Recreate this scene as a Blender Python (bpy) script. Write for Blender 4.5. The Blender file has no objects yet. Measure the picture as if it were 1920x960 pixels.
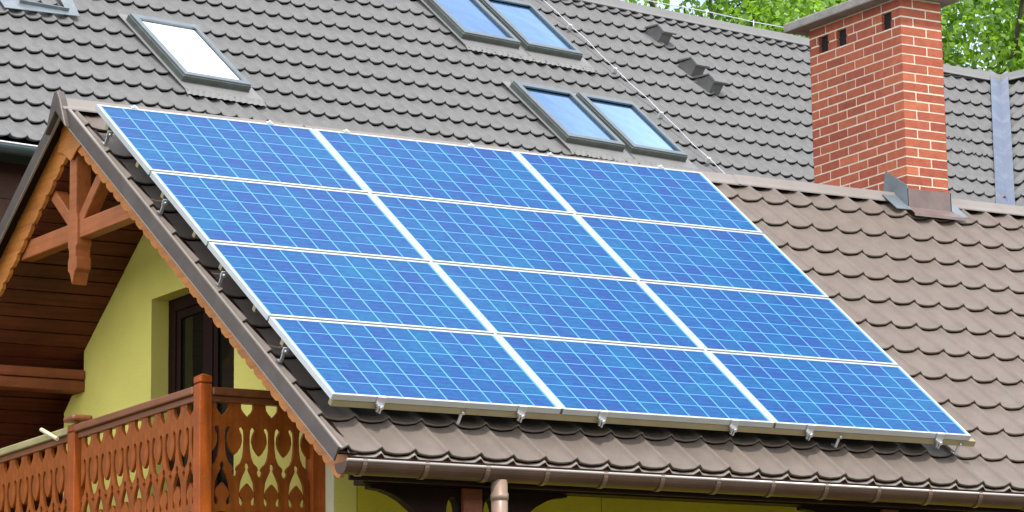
import bpy, math, random
from math import sin, cos, pi, radians
from mathutils import Vector, Matrix
from mathutils.geometry import tessellate_polygon
random.seed(11)
S = bpy.context.scene
COL = S.collection

# ------------------------------------------------------------------ camera
cam_d = bpy.data.cameras.new('camera'); cam = bpy.data.objects.new('camera', cam_d); COL.objects.link(cam)
cam.location = (-12.847729665860832, -22.386047740880404, -4.258413449912152)
cam.rotation_euler = (1.8336484602198333, 0.06085998531920638, -0.732270827251764)
cam_d.sensor_width = 36; cam_d.sensor_fit = 'HORIZONTAL'
cam_d.lens = 7737.077 / 1920 * 36
cam_d.shift_x = -0.7235896742; cam_d.shift_y = -0.3051672109
cam_d.clip_start = 0.5; cam_d.clip_end = 3000
S.camera = cam
# ------------------------------------------------------------------ light
SUN_EL, SUN_AZ = radians(60), radians(180 + 10)     # azimuth from +Y clockwise
w = bpy.data.worlds.new('World'); S.world = w; w.use_nodes = True
nt = w.node_tree; nt.nodes.clear()
wo = nt.nodes.new('ShaderNodeOutputWorld'); bg = nt.nodes.new('ShaderNodeBackground')
sky = nt.nodes.new('ShaderNodeTexSky'); sky.sky_type = 'NISHITA'; sky.sun_disc = False
sky.sun_elevation = SUN_EL; sky.sun_rotation = SUN_AZ; sky.dust_density = 1.5; sky.altitude = 200
bg.inputs['Strength'].default_value = 0.15
tc = nt.nodes.new('ShaderNodeTexCoord'); mp = nt.nodes.new('ShaderNodeMapping'); mp.inputs['Scale'].default_value = (1, 1, 2.2)
nz = nt.nodes.new('ShaderNodeTexNoise'); nz.inputs['Scale'].default_value = 2.6; nz.inputs['Detail'].default_value = 7; nz.inputs['Roughness'].default_value = .6
rp = nt.nodes.new('ShaderNodeValToRGB'); rp.color_ramp.elements[0].position = .36; rp.color_ramp.elements[1].position = .60
mx = nt.nodes.new('ShaderNodeMix'); mx.data_type = 'RGBA'; mx.inputs['B'].default_value = (10.5, 10.8, 11.2, 1)
L = nt.links.new
L(tc.outputs['Generated'], mp.inputs['Vector']); L(mp.outputs['Vector'], nz.inputs['Vector']); L(nz.outputs['Fac'], rp.inputs['Fac'])
L(rp.outputs['Color'], mx.inputs['Factor']); L(sky.outputs['Color'], mx.inputs['A']); L(mx.outputs['Result'], bg.inputs['Color'])
L(bg.outputs['Background'], wo.inputs['Surface'])
sd = bpy.data.lights.new('sun', 'SUN'); sd.energy = 2.0; sd.angle = radians(3); sd.color = (1, .96, .89)
so = bpy.data.objects.new('sun', sd); COL.objects.link(so)
to_sun = Vector((sin(SUN_AZ) * cos(SUN_EL), cos(SUN_AZ) * cos(SUN_EL), sin(SUN_EL)))
so.rotation_euler = to_sun.to_track_quat('Z', 'Y').to_euler(); so.location = (0, -10, 20)
S.render.engine = 'CYCLES'
vs = S.view_settings; vs.view_transform = 'Standard'; vs.look = 'None'; vs.gamma = 1; vs.use_curve_mapping = False
vs.exposure = 0.62

# ------------------------------------------------------------------ helpers
def V(*a): return Vector(a)
def tag(o, label=None, cat=None, group=None, kind=None):
    if label: o['label'] = label
    if cat: o['category'] = cat
    if group: o['group'] = group
    if kind: o['kind'] = kind
    return o
def empty(name, loc=(0, 0, 0)):
    o = bpy.data.objects.new(name, None); COL.objects.link(o); o.location = loc; return o
class MB:
    """collects faces in world coordinates"""
    def __init__(s): s.v = []; s.f = []; s.uv = {}; s.col = []; s.smooth = []
    def quad(s, *p, uv=None, sm=False):
        i = len(s.v); s.v += [tuple(a) for a in p]; s.f.append(tuple(range(i, i + len(p)))); s.smooth.append(sm)
        if uv: s.uv[len(s.f) - 1] = uv
    def box(s, o, ax, ay, az):
        """o corner; ax ay az edge vectors (right handed)"""
        o, ax, ay, az = Vector(o), Vector(ax), Vector(ay), Vector(az)
        if ax.cross(ay).dot(az) < 0: ax, ay = ay, ax
        p = [o, o + ax, o + ax + ay, o + ay, o + az, o + ax + az, o + ax + ay + az, o + ay + az]
        i = len(s.v); s.v += [tuple(a) for a in p]
        for f in ((0, 3, 2, 1), (4, 5, 6, 7), (0, 1, 5, 4), (1, 2, 6, 5), (2, 3, 7, 6), (3, 0, 4, 7)):
            s.f.append(tuple(i + k for k in f)); s.smooth.append(False)
    def bx(s, x0, x1, y0, y1, z0, z1): s.box((x0, y0, z0), (x1 - x0, 0, 0), (0, y1 - y0, 0), (0, 0, z1 - z0))
    def bar(s, a, b, wdt, h, up=(0, 0, 1)):
        a, b = Vector(a), Vector(b); d = (b - a); side = d.cross(Vector(up)).normalized(); u = side.cross(d).normalized()
        s.box(a - side * wdt / 2 - u * h / 2, side * wdt, u * h, d)
    def tube(s, pts, r, n=10, cap=True, arc=None):
        pts = [Vector(p) for p in pts]; rings = []
        for k, p in enumerate(pts):
            d = (pts[min(k + 1, len(pts) - 1)] - pts[max(k - 1, 0)]).normalized()
            ref = Vector((0, 0, 1)) if abs(d.z) < .95 else Vector((1, 0, 0))
            a = d.cross(ref).normalized(); b = a.cross(d).normalized(); rr = r[k] if isinstance(r, (list, tuple)) else r
            i = len(s.v); s.v += [tuple(p + a * cos(2 * pi * q / n) * rr + b * sin(2 * pi * q / n) * rr) for q in range(n)]; rings.append(i)
        for k in range(len(rings) - 1):
            for q in range(n):
                s.f.append((rings[k] + q, rings[k] + (q + 1) % n, rings[k + 1] + (q + 1) % n, rings[k + 1] + q)); s.smooth.append(True)
        if cap:
            s.f.append(tuple(rings[0] + q for q in reversed(range(n)))); s.smooth.append(False)
            s.f.append(tuple(rings[-1] + q for q in range(n))); s.smooth.append(False)
    def prism(s, outer, holes, o, ex, ey, ez, th):
        """2-D polygon with holes extruded by th along ez; (x,y) -> o+x*ex+y*ey"""
        o, ex, ey, ez = Vector(o), Vector(ex), Vector(ey), Vector(ez)
        loops = [outer] + list(holes); flat = [p for l in loops for p in l]
        tris = tessellate_polygon([[Vector((p[0], p[1], 0)) for p in l] for l in loops])
        i = len(s.v); n = len(flat)
        s.v += [tuple(o + ex * p[0] + ey * p[1]) for p in flat] + [tuple(o + ex * p[0] + ey * p[1] + ez * th) for p in flat]
        hand = ex.cross(ey).dot(ez) > 0
        def area(l): return sum(l[k][0] * l[(k + 1) % len(l)][1] - l[(k + 1) % len(l)][0] * l[k][1] for k in range(len(l)))
        for t in tris:
            A = [flat[k] for k in t]; ccw = (area(A) > 0)
            if not hand: ccw = not ccw
            a, b, c = t if ccw else t[::-1]
            s.f.append((i + n + a, i + n + b, i + n + c)); s.f.append((i + c, i + b, i + a)); s.smooth += [False, False]
        st = 0
        for li, l in enumerate(loops):
            ccw = area(l) > 0
            if li: ccw = not ccw
            if not hand: ccw = not ccw
            for k in range(len(l)):
                a, b = st + k, st + (k + 1) % len(l)
                if not ccw: a, b = b, a
                s.f.append((i + a, i + b, i + n + b, i + n + a)); s.smooth.append(False)
            st += len(l)
    def build(s, name, mat, parent=None, bevel=0, origin=None):
        me = bpy.data.meshes.new(name)
        pinv = Vector(parent_loc(parent)) if parent else Vector(origin or (0, 0, 0))
        me.from_pydata([(a[0] - pinv.x, a[1] - pinv.y, a[2] - pinv.z) for a in s.v], [], s.f)
        if s.uv:
            ul = me.uv_layers.new(name='UVMap')
            for k, uvs in s.uv.items():
                for li, c in zip(me.polygons[k].loop_indices, uvs): ul.data[li].uv = c
        if s.col:
            at = me.color_attributes.new('tint', 'FLOAT_COLOR', 'CORNER')
            for pol in me.polygons:
                for li in pol.loop_indices: c = s.col[pol.index]; at.data[li].color = (c, c, c, 1)
        me.polygons.foreach_set('use_smooth', s.smooth)
        me.materials.append(mat); me.update()
        o = bpy.data.objects.new(name, me); COL.objects.link(o)
        if parent: o.parent = parent
        elif origin: o.location = origin
        if bevel:
            m = o.modifiers.new('b', 'BEVEL'); m.width = bevel; m.segments = 2; m.limit_method = 'ANGLE'; m.angle_limit = radians(40)
        return o
def parent_loc(p):
    l = Vector((0, 0, 0))
    while p is not None: l += p.location; p = p.parent
    return l

# ------------------------------------------------------------------ materials
def mat(name, col, rough=.6, metal=0, var=.12, vscale=6, bump=0, bscale=40, spec=.5, dirt=0, dirtcol=(.1, .09, .07), dscale=1.5, coat=0):
    m = bpy.data.materials.new(name); m.use_nodes = True; t = m.node_tree; b = t.nodes['Principled BSDF']
    b.inputs['Roughness'].default_value = rough; b.inputs['Metallic'].default_value = metal
    b.inputs['Specular IOR Level'].default_value = spec; b.inputs['Coat Weight'].default_value = coat
    tcn = t.nodes.new('ShaderNodeTexCoord')
    n1 = t.nodes.new('ShaderNodeTexNoise'); n1.inputs['Scale'].default_value = vscale; n1.inputs['Detail'].default_value = 6
    t.links.new(tcn.outputs['Object'], n1.inputs['Vector'])
    r = t.nodes.new('ShaderNodeMapRange'); r.inputs['From Min'].default_value = .25; r.inputs['From Max'].default_value = .75
    r.inputs['To Min'].default_value = 1 - var; r.inputs['To Max'].default_value = 1 + var
    t.links.new(n1.outputs['Fac'], r.inputs['Value'])
    mm = t.nodes.new('ShaderNodeMix'); mm.data_type = 'RGBA'; mm.blend_type = 'MULTIPLY'; mm.inputs['Factor'].default_value = 1
    mm.inputs['A'].default_value = (*col, 1); t.links.new(r.outputs['Result'], mm.inputs['B'])
    out = mm.outputs['Result']
    if dirt:
        n2 = t.nodes.new('ShaderNodeTexNoise'); n2.inputs['Scale'].default_value = dscale; n2.inputs['Detail'].default_value = 9; n2.inputs['Roughness'].default_value = .7
        t.links.new(tcn.outputs['Object'], n2.inputs['Vector'])
        rr = t.nodes.new('ShaderNodeMapRange'); rr.inputs['From Min'].default_value = .5; rr.inputs['From Max'].default_value = .75; rr.inputs['To Max'].default_value = dirt
        t.links.new(n2.outputs['Fac'], rr.inputs['Value'])
        m2 = t.nodes.new('ShaderNodeMix'); m2.data_type = 'RGBA'; m2.inputs['B'].default_value = (*dirtcol, 1)
        t.links.new(rr.outputs['Result'], m2.inputs['Factor']); t.links.new(out, m2.inputs['A']); out = m2.outputs['Result']
    t.links.new(out, b.inputs['Base Color'])
    if bump:
        n3 = t.nodes.new('ShaderNodeTexNoise'); n3.inputs['Scale'].default_value = bscale; n3.inputs['Detail'].default_value = 4
        t.links.new(tcn.outputs['Object'], n3.inputs['Vector'])
        bp = t.nodes.new('ShaderNodeBump'); bp.inputs['Strength'].default_value = bump; bp.inputs['Distance'].default_value = .01
        t.links.new(n3.outputs['Fac'], bp.inputs['Height']); t.links.new(bp.outputs['Normal'], b.inputs['Normal'])
    m['out'] = 1
    return m
def grain(m, axis, scale=1.0, strength=.35, dark=(.5, .4, .35)):
    """wood grain streaks stretched along an axis, multiplied into the colour"""
    t = m.node_tree; b = t.nodes['Principled BSDF']; src = b.inputs['Base Color'].links[0].from_socket
    tcn = t.nodes.new('ShaderNodeTexCoord'); mpn = t.nodes.new('ShaderNodeMapping')
    sc = [38 * scale] * 3; sc[axis] = 1.6 * scale; mpn.inputs['Scale'].default_value = sc
    n = t.nodes.new('ShaderNodeTexNoise'); n.inputs['Scale'].default_value = 1; n.inputs['Detail'].default_value = 5
    r = t.nodes.new('ShaderNodeMapRange'); r.inputs['From Min'].default_value = .45; r.inputs['From Max'].default_value = .7; r.inputs['To Max'].default_value = strength
    mm = t.nodes.new('ShaderNodeMix'); mm.data_type = 'RGBA'; mm.blend_type = 'MULTIPLY'; mm.inputs['B'].default_value = (*dark, 1)
    t.links.new(tcn.outputs['Object'], mpn.inputs['Vector']); t.links.new(mpn.outputs['Vector'], n.inputs['Vector']); t.links.new(n.outputs['Fac'], r.inputs['Value'])
    t.links.new(r.outputs['Result'], mm.inputs['Factor']); t.links.new(src, mm.inputs['A']); t.links.new(mm.outputs['Result'], b.inputs['Base Color'])
    return m
M = {}
M['tile_brown'] = mat('brown_roof_tile', (.168, .131, .106), .5, 0, .13, 7, .45, 110, .45, .45, (.20, .17, .14), 2.2)
M['tile_grey'] = mat('grey_roof_tile', (.150, .145, .141), .55, 0, .14, 9, .5, 90, .45, .45, (.135, .13, .125), 2.0)
M['flash_brown'] = mat('brown_sheet_metal', (.105, .082, .070), .45, .2, .15, 8, .1, 60, .5, .4, (.2, .18, .15), 5)
M['verge_top'] = mat('verge_cap_metal', (.30, .26, .225), .45, .1, .08, 8, .1, 60)
M['ridge_grey'] = mat('grey_ridge_metal', (.20, .193, .187), .5, 0, .1, 5, .1, 60, .4, .3, (.2, .19, .16), 3)
M['ridge_brown'] = mat('brown_ridge_metal', (.25, .215, .195), .5, 0, .08, 5, .1, 60, .4, .3, (.33, .31, .29), 3)
M['flash_red'] = mat('red_brown_flashing', (.18, .125, .11), .45, .1, .15, 8, .1, 60, .5, .4, (.34, .27, .25), 5)
M['lead'] = mat('lead_flashing', (.20, .23, .25), .4, .4, .18, 5, .2, 30, .5, .5, (.40, .42, .43), 6)
M['blue_valley'] = mat('valley_sheet_metal', (.15, .18, .25), .45, .3, .10, 5, .1, 30, .5, .4, (.42, .43, .45), 4)
M['window_alu'] = mat('window_aluminium', (.20, .23, .245), .35, .6, .1, 8, 0, 40, .5, .35, (.10, .13, .10), 9)
M['window_side'] = mat('window_kerb_metal', (.12, .135, .12), .45, .4, .2, 9, 0, 40, .5, .4, (.2, .24, .2), 5)
M['alu'] = mat('bright_aluminium', (.64, .67, .67), .38, .65, .05, 9, 0)
M['rail_alu'] = mat('olive_tinted_aluminium', (.36, .30, .17), .45, .35, .12, 6, .1, 80, .5, .4, (.38, .27, .18), 5)  # olive reflection in the rail profile put into the base colour
M['clamp'] = mat('clamp_steel', (.75, .76, .78), .3, .7, .1, 20)
M['wire'] = mat('galvanised_wire', (.72, .72, .74), .4, .6, .08, 8)
M['gutter'] = mat('brown_gutter', (.082, .040, .025), .42, .2, .15, 4, .05, 30, .4, .35, (.14, .10, .075), 3)
M['gutter_light'] = mat('gutter_bead', (.50, .43, .39), .3, .3, .08, 5)
M['gutter_clip'] = mat('gutter_clip', (.16, .10, .07), .4, .3, .12, 9, 0)
M['downpipe'] = mat('pale_downpipe', (.33, .22, .165), .4, .1, .12, 9, 0)
M['gutter_green'] = mat('zinc_gutter', (.13, .18, .19), .3, .6, .2, 4)
M['wood'] = grain(mat('orange_stained_wood', (.40, .088, .010), .5, 0, .25, 5, .3, 60, .3, .4, (.17, .038, .010), 3, coat=.12), 2)
M['wood_panel'] = grain(mat('carved_panel_wood', (.36, .092, .012), .5, 0, .45, 5, .3, 60, .25, .5, (.13, .028, .008), 4), 2)
M['wood_y'] = grain(mat('orange_stained_beam', (.46, .135, .035), .5, 0, .22, 5, .3, 60, .5, .35, (.30, .10, .04), 3), 1)
M['wood_board'] = grain(mat('bargeboard_wood', (.62, .22, .04), .5, 0, .2, 4, .3, 60, .5, .35, (.25, .07, .02), 3), 1, 1, .5)
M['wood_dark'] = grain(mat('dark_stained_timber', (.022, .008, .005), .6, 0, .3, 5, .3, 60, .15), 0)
M['wood_red'] = grain(mat('red_stained_beam', (.27, .072, .030), .55, 0, .3, 4, .3, 60, .5), 0)
M['handrail'] = grain(mat('handrail_wood', (.26, .09, .032), .45, 0, .2, 5, .2, 60, .5, coat=.3), 1)
M['handrail_pale'] = grain(mat('weathered_handrail', (.40, .34, .16), .55, 0, .2, 5, .2, 60, .4), 1)
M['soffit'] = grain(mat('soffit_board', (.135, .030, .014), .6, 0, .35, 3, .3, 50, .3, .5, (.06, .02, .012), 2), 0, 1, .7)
M['wall_lime'] = mat('lime_render', (.88, .79, .20), .85, 0, .07, 2, .35, 90, .2, .25, (.74, .63, .12), 1.2)
M['lit_wall_and_lath'] = mat('lit_render_and_lath', (.72, .68, .46), .85, 0, .05, 2, .3, 90, .2)  # lit tone of the wall corner; the pale lath shares it
M['wall_shaded'] = mat('shaded_yellow_render', (.74, .60, .045), .85, 0, .09, 2, .35, 90, .2, .3, (.42, .33, .03), 1.2)  # yellow wall with the shade under the eave put into its colour
M['cladding'] = grain(mat('brown_cladding', (.090, .034, .020), .6, 0, .3, 3, .3, 50, .3), 0)
M['door_frame'] = grain(mat('door_frame_wood', (.020, .005, .004), .5, 0, .25, 6, 0, 50, .12), 2)
M['concrete'] = mat('chimney_cap_concrete', (.32, .30, .27), .85, 0, .2, 6, .6, 40, .3, .6, (.11, .11, .085), 5)
M['mortar'] = mat('pale_mortar', (.86, .70, .55), .9, 0, .1, 20, .5, 90, .2)
M['black'] = mat('flue_darkness', (.012, .010, .009), .9, 0, .1, 5)  # near-black painted in for the darkness inside the flue holes
M['leaf_bark'] = mat('tree_bark', (.07, .055, .04), .9, 0, .3, 8, .6, 20, .2)
M['paving'] = mat('garden_ground', (.10, .11, .07), .95, 0, .3, .4, .5, 12, .1)
M['white_pane'] = mat('white_window_pane', (.95, .96, .97), .6, 0, .02, 3, coat=1.0)  # glossy white colour for one roof window pane
def glass_mat(name, col, metal, rough=.03, spec=.5):
    m = bpy.data.materials.new(name); m.use_nodes = True; b = m.node_tree.nodes['Principled BSDF']; t = m.node_tree
    b.inputs['Base Color'].default_value = (*col, 1); b.inputs['Metallic'].default_value = metal; b.inputs['Roughness'].default_value = rough
    b.inputs['IOR'].default_value = 1.5; b.inputs['Specular IOR Level'].default_value = spec
    n = t.nodes.new('ShaderNodeTexNoise'); n.inputs['Scale'].default_value = 2.5; tcn = t.nodes.new('ShaderNodeTexCoord')
    bp = t.nodes.new('ShaderNodeBump'); bp.inputs['Strength'].default_value = .08; bp.inputs['Distance'].default_value = .02
    t.links.new(tcn.outputs['Object'], n.inputs['Vector']); t.links.new(n.outputs['Fac'], bp.inputs['Height']); t.links.new(bp.outputs['Normal'], b.inputs['Normal'])
    return m
M['sky_glass'] = glass_mat('coated_roof_glass', (.33, .56, .86), 1.0, .12)
M['door_glass'] = glass_mat('dark_door_glass', (.012, .013, .008), 0, .04, .35)

# bricks: colour from per-brick tint
def brick_mat():
    m = mat('red_brick', (.43, .115, .065), .82, 0, .16, 18, .6, 90, .25, .35, (.30, .10, .06), 14)
    t = m.node_tree; b = t.nodes['Principled BSDF']; src = b.inputs['Base Color'].links[0].from_socket
    a = t.nodes.new('ShaderNodeAttribute'); a.attribute_name = 'tint'
    rp = t.nodes.new('ShaderNodeValToRGB'); e = rp.color_ramp.elements
    e[0].color = (.78, .72, .75, 1); e[1].color = (1.22, 1.35, 1.2, 1); x = e.new(.5); x.color = (1, 1, 1, 1)
    mm = t.nodes.new('ShaderNodeMix'); mm.data_type = 'RGBA'; mm.blend_type = 'MULTIPLY'; mm.inputs['Factor'].default_value = 1
    t.links.new(a.outputs['Fac'], rp.inputs['Fac']); t.links.new(src, mm.inputs['A']); t.links.new(rp.outputs['Color'], mm.inputs['B'])
    t.links.new(mm.outputs['Result'], b.inputs['Base Color']); return m
M['brick'] = brick_mat()

# photovoltaic laminate: 10 x 6 polycrystalline cells
def pv_mat():
    m = bpy.data.materials.new('photovoltaic_laminate'); m.use_nodes = True; t = m.node_tree; b = t.nodes['Principled BSDF']; N = t.nodes; Lk = t.links.new
    uv = N.new('ShaderNodeUVMap'); uv.uv_map = 'UVMap'; sp = N.new('ShaderNodeSeparateXYZ'); Lk(uv.outputs['UV'], sp.inputs['Vector'])
    def mth(op, a, b_=None, c=None):
        n = N.new('ShaderNodeMath'); n.operation = op
        for k, x in enumerate((a, b_, c)):
            if x is None: continue
            if isinstance(x, (int, float)): n.inputs[k].default_value = x
            else: Lk(x, n.inputs[k])
        return n.outputs[0]
    U_, V_ = sp.outputs['X'], sp.outputs['Y']                  # in cell units
    fu, fv = mth('FRACT', U_), mth('FRACT', V_); iu, iv = mth('FLOOR', U_), mth('FLOOR', V_)
    du = mth('ABSOLUTE', mth('SUBTRACT', fu, .5)); dv = mth('ABSOLUTE', mth('SUBTRACT', fv, .5))
    gu = mth('GREATER_THAN', du, .5 - .030); gv = mth('GREATER_THAN', dv, .5 - .022)
    inside = mth('MULTIPLY', mth('MULTIPLY', mth('GREATER_THAN', U_, 0), mth('LESS_THAN', U_, 10)), mth('MULTIPLY', mth('GREATER_THAN', V_, 0), mth('LESS_THAN', V_, 6)))
    gap = mth('MAXIMUM', mth('MAXIMUM', gu, gv), mth('SUBTRACT', 1, inside))
    # three busbars and fine fingers
    bb = mth('GREATER_THAN', mth('ABSOLUTE', mth('SUBTRACT', mth('FRACT', mth('MULTIPLY', fv, 3)), .5)), .47)
    bb = mth('MULTIPLY', bb, .30)
    cv = N.new('ShaderNodeCombineXYZ'); Lk(iu, cv.inputs['X']); Lk(iv, cv.inputs['Y'])
    oi = N.new('ShaderNodeObjectInfo'); Lk(mth('MULTIPLY', oi.outputs['Random'], 97), cv.inputs['Z'])
    wn = N.new('ShaderNodeTexWhiteNoise'); Lk(cv.outputs['Vector'], wn.inputs['Vector'])
    vo = N.new('ShaderNodeTexVoronoi'); vo.inputs['Scale'].default_value = 1; mpn = N.new('ShaderNodeMapping'); mpn.inputs['Scale'].default_value = (5, 9, 1)
    ad = N.new('ShaderNodeVectorMath'); ad.operation = 'ADD'; Lk(uv.outputs['UV'], ad.inputs[0]); Lk(oi.outputs['Random'], ad.inputs[1])
    Lk(ad.outputs[0], mpn.inputs['Vector']); Lk(mpn.outputs['Vector'], vo.inputs['Vector'])
    sv = N.new('ShaderNodeSeparateColor'); Lk(vo.outputs['Color'], sv.inputs['Color'])
    tint = mth('ADD', mth('ADD', mth('MULTIPLY', wn.outputs['Value'], .34), .16), mth('MULTIPLY', sv.outputs['Red'], .34))
    rp = N.new('ShaderNodeValToRGB'); e = rp.color_ramp.elements
    e[0].position = .1; e[0].color = (.012, .044, .215, 1); e[1].position = .9; e[1].color = (.005, .112, .25, 1); x = e.new(.5); x.color = (.006, .074, .232, 1)
    mp3 = N.new('ShaderNodeMapping'); mp3.inputs['Scale'].default_value = (1.3, 26, 1); Lk(ad.outputs[0], mp3.inputs['Vector'])
    n3 = N.new('ShaderNodeTexNoise'); n3.inputs['Scale'].default_value = 1.0; n3.inputs['Detail'].default_value = 3; Lk(mp3.outputs['Vector'], n3.inputs['Vector'])
    tint = mth('ADD', tint, mth('MULTIPLY', mth('SUBTRACT', n3.outputs['Fac'], .5), 1.5))
    n4 = N.new('ShaderNodeTexNoise'); n4.inputs['Scale'].default_value = .35; n4.inputs['Detail'].default_value = 2; Lk(ad.outputs[0], n4.inputs['Vector'])
    tint = mth('ADD', tint, mth('MULTIPLY', mth('SUBTRACT', n4.outputs['Fac'], .5), .7))
    Lk(tint, rp.inputs['Fac'])
    m1 = N.new('ShaderNodeMix'); m1.data_type = 'RGBA'; m1.inputs['B'].default_value = (.05, .20, .50, 1); Lk(bb, m1.inputs['Factor']); Lk(rp.outputs['Color'], m1.inputs['A'])
    m2 = N.new('ShaderNodeMix'); m2.data_type = 'RGBA'; m2.inputs['B'].default_value = (.10, .33, .64, 1); Lk(gap, m2.inputs['Factor']); Lk(m1.outputs['Result'], m2.inputs['A'])
    Lk(m2.outputs['Result'], b.inputs['Base Color']); b.inputs['Roughness'].default_value = .35
    b.inputs['Specular IOR Level'].default_value = .05; b.inputs['Coat Weight'].default_value = .13; b.inputs['Coat Roughness'].default_value = .04; b.inputs['Coat IOR'].default_value = 1.45
    return m
M['pv'] = pv_mat()

# ------------------------------------------------------------------ ground
g = MB(); R = 1500; n = 24
for i in range(n):
    for j in range(n):
        x0, x1 = -R + 2 * R * i / n, -R + 2 * R * (i + 1) / n; y0, y1 = -R + 2 * R * j / n, -R + 2 * R * (j + 1) / n
        g.quad((x0, y0, -6), (x1, y0, -6), (x1, y1, -6), (x0, y1, -6))
tag(g.build('ground', M['paving']), kind='structure')

# ------------------------------------------------------------------ corrugated tile sheets
def crest(t):                      # 0..1 over one wave, narrow crest, wide trough
    t = t % 1.0
    d = min(t, 1 - t)
    return .55 * math.exp(-(d / .085) ** 2) + .45 * (1 - 2 * d) ** 1.5
def tile_sheet(mb, P0, X, U_, N, a0, a1, b0, rows, wv, hh, amp, step, phase=0, lo=None, hi=None, sub=12, drop=0.0):
    """rows of pressed tiles: a along the eave, b up the slope; lo/hi(b) clip a"""
    ks0 = math.floor((a0 - phase) / wv * sub); ks1 = math.ceil((a1 - phase) / wv * sub)
    us = [phase + k * wv / sub for k in range(ks0, ks1 + 1)]
    us = [min(max(u, a0), a1) for u in us]
    H = lambda u: (crest((u - phase) / wv) - .32) * amp
    for j in range(rows):
        bb = b0 + j * hh
        # profile across the row
        prof = [(bb + .035, -step - .004, 0), (bb, -.010, 0), (bb + .005, 0.0, 0), (bb + hh * .5, -step * .5, 1), (bb + hh + .004, -step, 1)]
        idx = []
        for (b_, off, _) in prof:
            l = lo(b_) if lo else a0; h_ = hi(b_) if hi else a1
            row = []
            for u in us:
                uu = min(max(u, l), h_)
                sag = -(1 - crest((uu - phase) / wv)) * drop if off > -step + .001 and b_ < bb + .02 else 0
                row.append(tuple(P0 + X * uu + U_ * (b_ + sag) + N * (H(uu) + off)))
            idx.append(len(mb.v)); mb.v += row
        # duplicate rows so that the riser keeps a sharp edge
        top = len(mb.v); mb.v += mb.v[idx[2]:idx[2] + len(us)]
        nU = len(us)
        def strip(i0, i1, sm):
            for k in range(nU - 1):
                p, q = mb.v[i0 + k], mb.v[i0 + k + 1]
                if abs(p[0] - q[0]) + abs(p[1] - q[1]) + abs(p[2] - q[2]) < 1e-7: continue
                mb.f.append((i0 + k, i0 + k + 1, i1 + k + 1, i1 + k)); mb.smooth.append(sm)
        strip(idx[0], idx[1], False); strip(idx[1], idx[2], True); strip(top, idx[3], True); strip(idx[3], idx[4], True)

# ================================================================== FRONT HOUSE
p = 0.6681919869
nA = V(0, -sin(p), cos(p)); uA = V(0, cos(p), sin(p)); XA = V(1, 0, 0)
nK = V(0, sin(p), cos(p)); uK = V(0, -cos(p), sin(p))     # back slope
DN = -.18; RV = 4.38
OA = nA * DN; RIDGE = OA + uA * RV
ry, rz = RIDGE.y, RIDGE.z
house = empty('front_house', (0, 0, -6))
tag(house, 'yellow house in front with brown tiled gable roof and carved wooden balcony', 'house')
mb = MB()
tile_sheet(mb, OA, XA, uA, nA, -.064, 15, -.36, 12, .235, .4005, .042, .024, phase=0.0, sub=16)
front_slope = mb.build('roof_slope', M['tile_brown'], house); front_slope['label'] = 'sunlit brown tiled slope carrying the solar panels'
# lower lip of the last sheet
mb = MB()
for k in range(0, 15 * 52):
    pass
us = [i * .235 / 16 for i in range(0, int(15 / .235 * 16))]
rows_ = []
for (b_, off) in ((-.352, -.030), (-.372, -.032), (-.374, -.040)):
    i = len(mb.v); mb.v += [tuple(OA + XA * u + uA * b_ + nA * ((crest(u / .235) - .32) * .042 + off)) for u in us]; rows_.append(i)
for a, b_ in ((1, 0), (2, 1)):
    for k in range(len(us) - 1):
        mb.f.append((rows_[a] + k, rows_[a] + k + 1, rows_[b_] + k + 1, rows_[b_] + k)); mb.smooth.append(True)
mb.build('eave_trim', M['verge_top'], house)
# back slope
mb = MB(); OK = RIDGE - uK * 9.0
tile_sheet(mb, OK, -XA, uK, nK, -15, 0.0, 9 - .36 - 12 * .4005, 12, .235, .4005, .038, .026, phase=0)
mb.build('roof_slope', M['tile_brown'], house)
# roof deck (solid under the tiles)
def slab(o, ex, lx, ey, ly, ez, t0, t1):
    m_ = MB(); m_.box(Vector(o) + ez * t0, ex * lx, ey * ly, ez * (t1 - t0)); return m_
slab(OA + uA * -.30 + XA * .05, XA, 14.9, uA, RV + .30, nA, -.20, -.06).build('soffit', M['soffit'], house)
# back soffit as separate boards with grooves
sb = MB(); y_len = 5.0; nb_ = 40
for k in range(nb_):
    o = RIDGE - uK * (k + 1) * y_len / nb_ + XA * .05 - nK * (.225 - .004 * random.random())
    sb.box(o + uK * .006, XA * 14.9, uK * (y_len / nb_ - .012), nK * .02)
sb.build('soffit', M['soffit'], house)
slab(RIDGE - uK * 5.0 + XA * .05, XA, 14.9, uK, 5.0, nK, -.19, -.06).build('roof_deck', M['wood_dark'], house)
# ridge cap: overlapping angled caps, lower edge leaves the tile troughs dark
mb = MB(); x = -.10
while x < 15:
    x1 = x + 1.9; lift = .004 * (int(x * 10) % 3)
    pr = [(RIDGE + nA * .014 - uA * .115 + V(0, 0, lift)), (RIDGE + nA * .020 - uA * .07 + V(0, 0, lift)), (RIDGE + V(0, -.03, .028 + lift)), (RIDGE + V(0, .03, .028 + lift)), (RIDGE + nK * .020 - uK * .07 + V(0, 0, lift)), (RIDGE + nK * .014 - uK * .115 + V(0, 0, lift))]
    for a, b_ in zip(pr[:-1], pr[1:]):
        A, B = V(x, a.y, a.z), V(x1, a.y, a.z); C_, D = V(x1, b_.y, b_.z), V(x, b_.y, b_.z)
        mb.quad(A, B, C_, D)
        mb.quad(D - V(0, 0, .008), C_ - V(0, 0, .008), B - V(0, 0, .008), A - V(0, 0, .008))
    mb.quad(V(x, pr[0].y, pr[0].z), V(x1, pr[0].y, pr[0].z), V(x1, pr[0].y, pr[0].z - .010), V(x, pr[0].y, pr[0].z - .010))
    x = x1 - .02
mb.build('ridge_cap', M['ridge_brown'], house)
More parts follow.
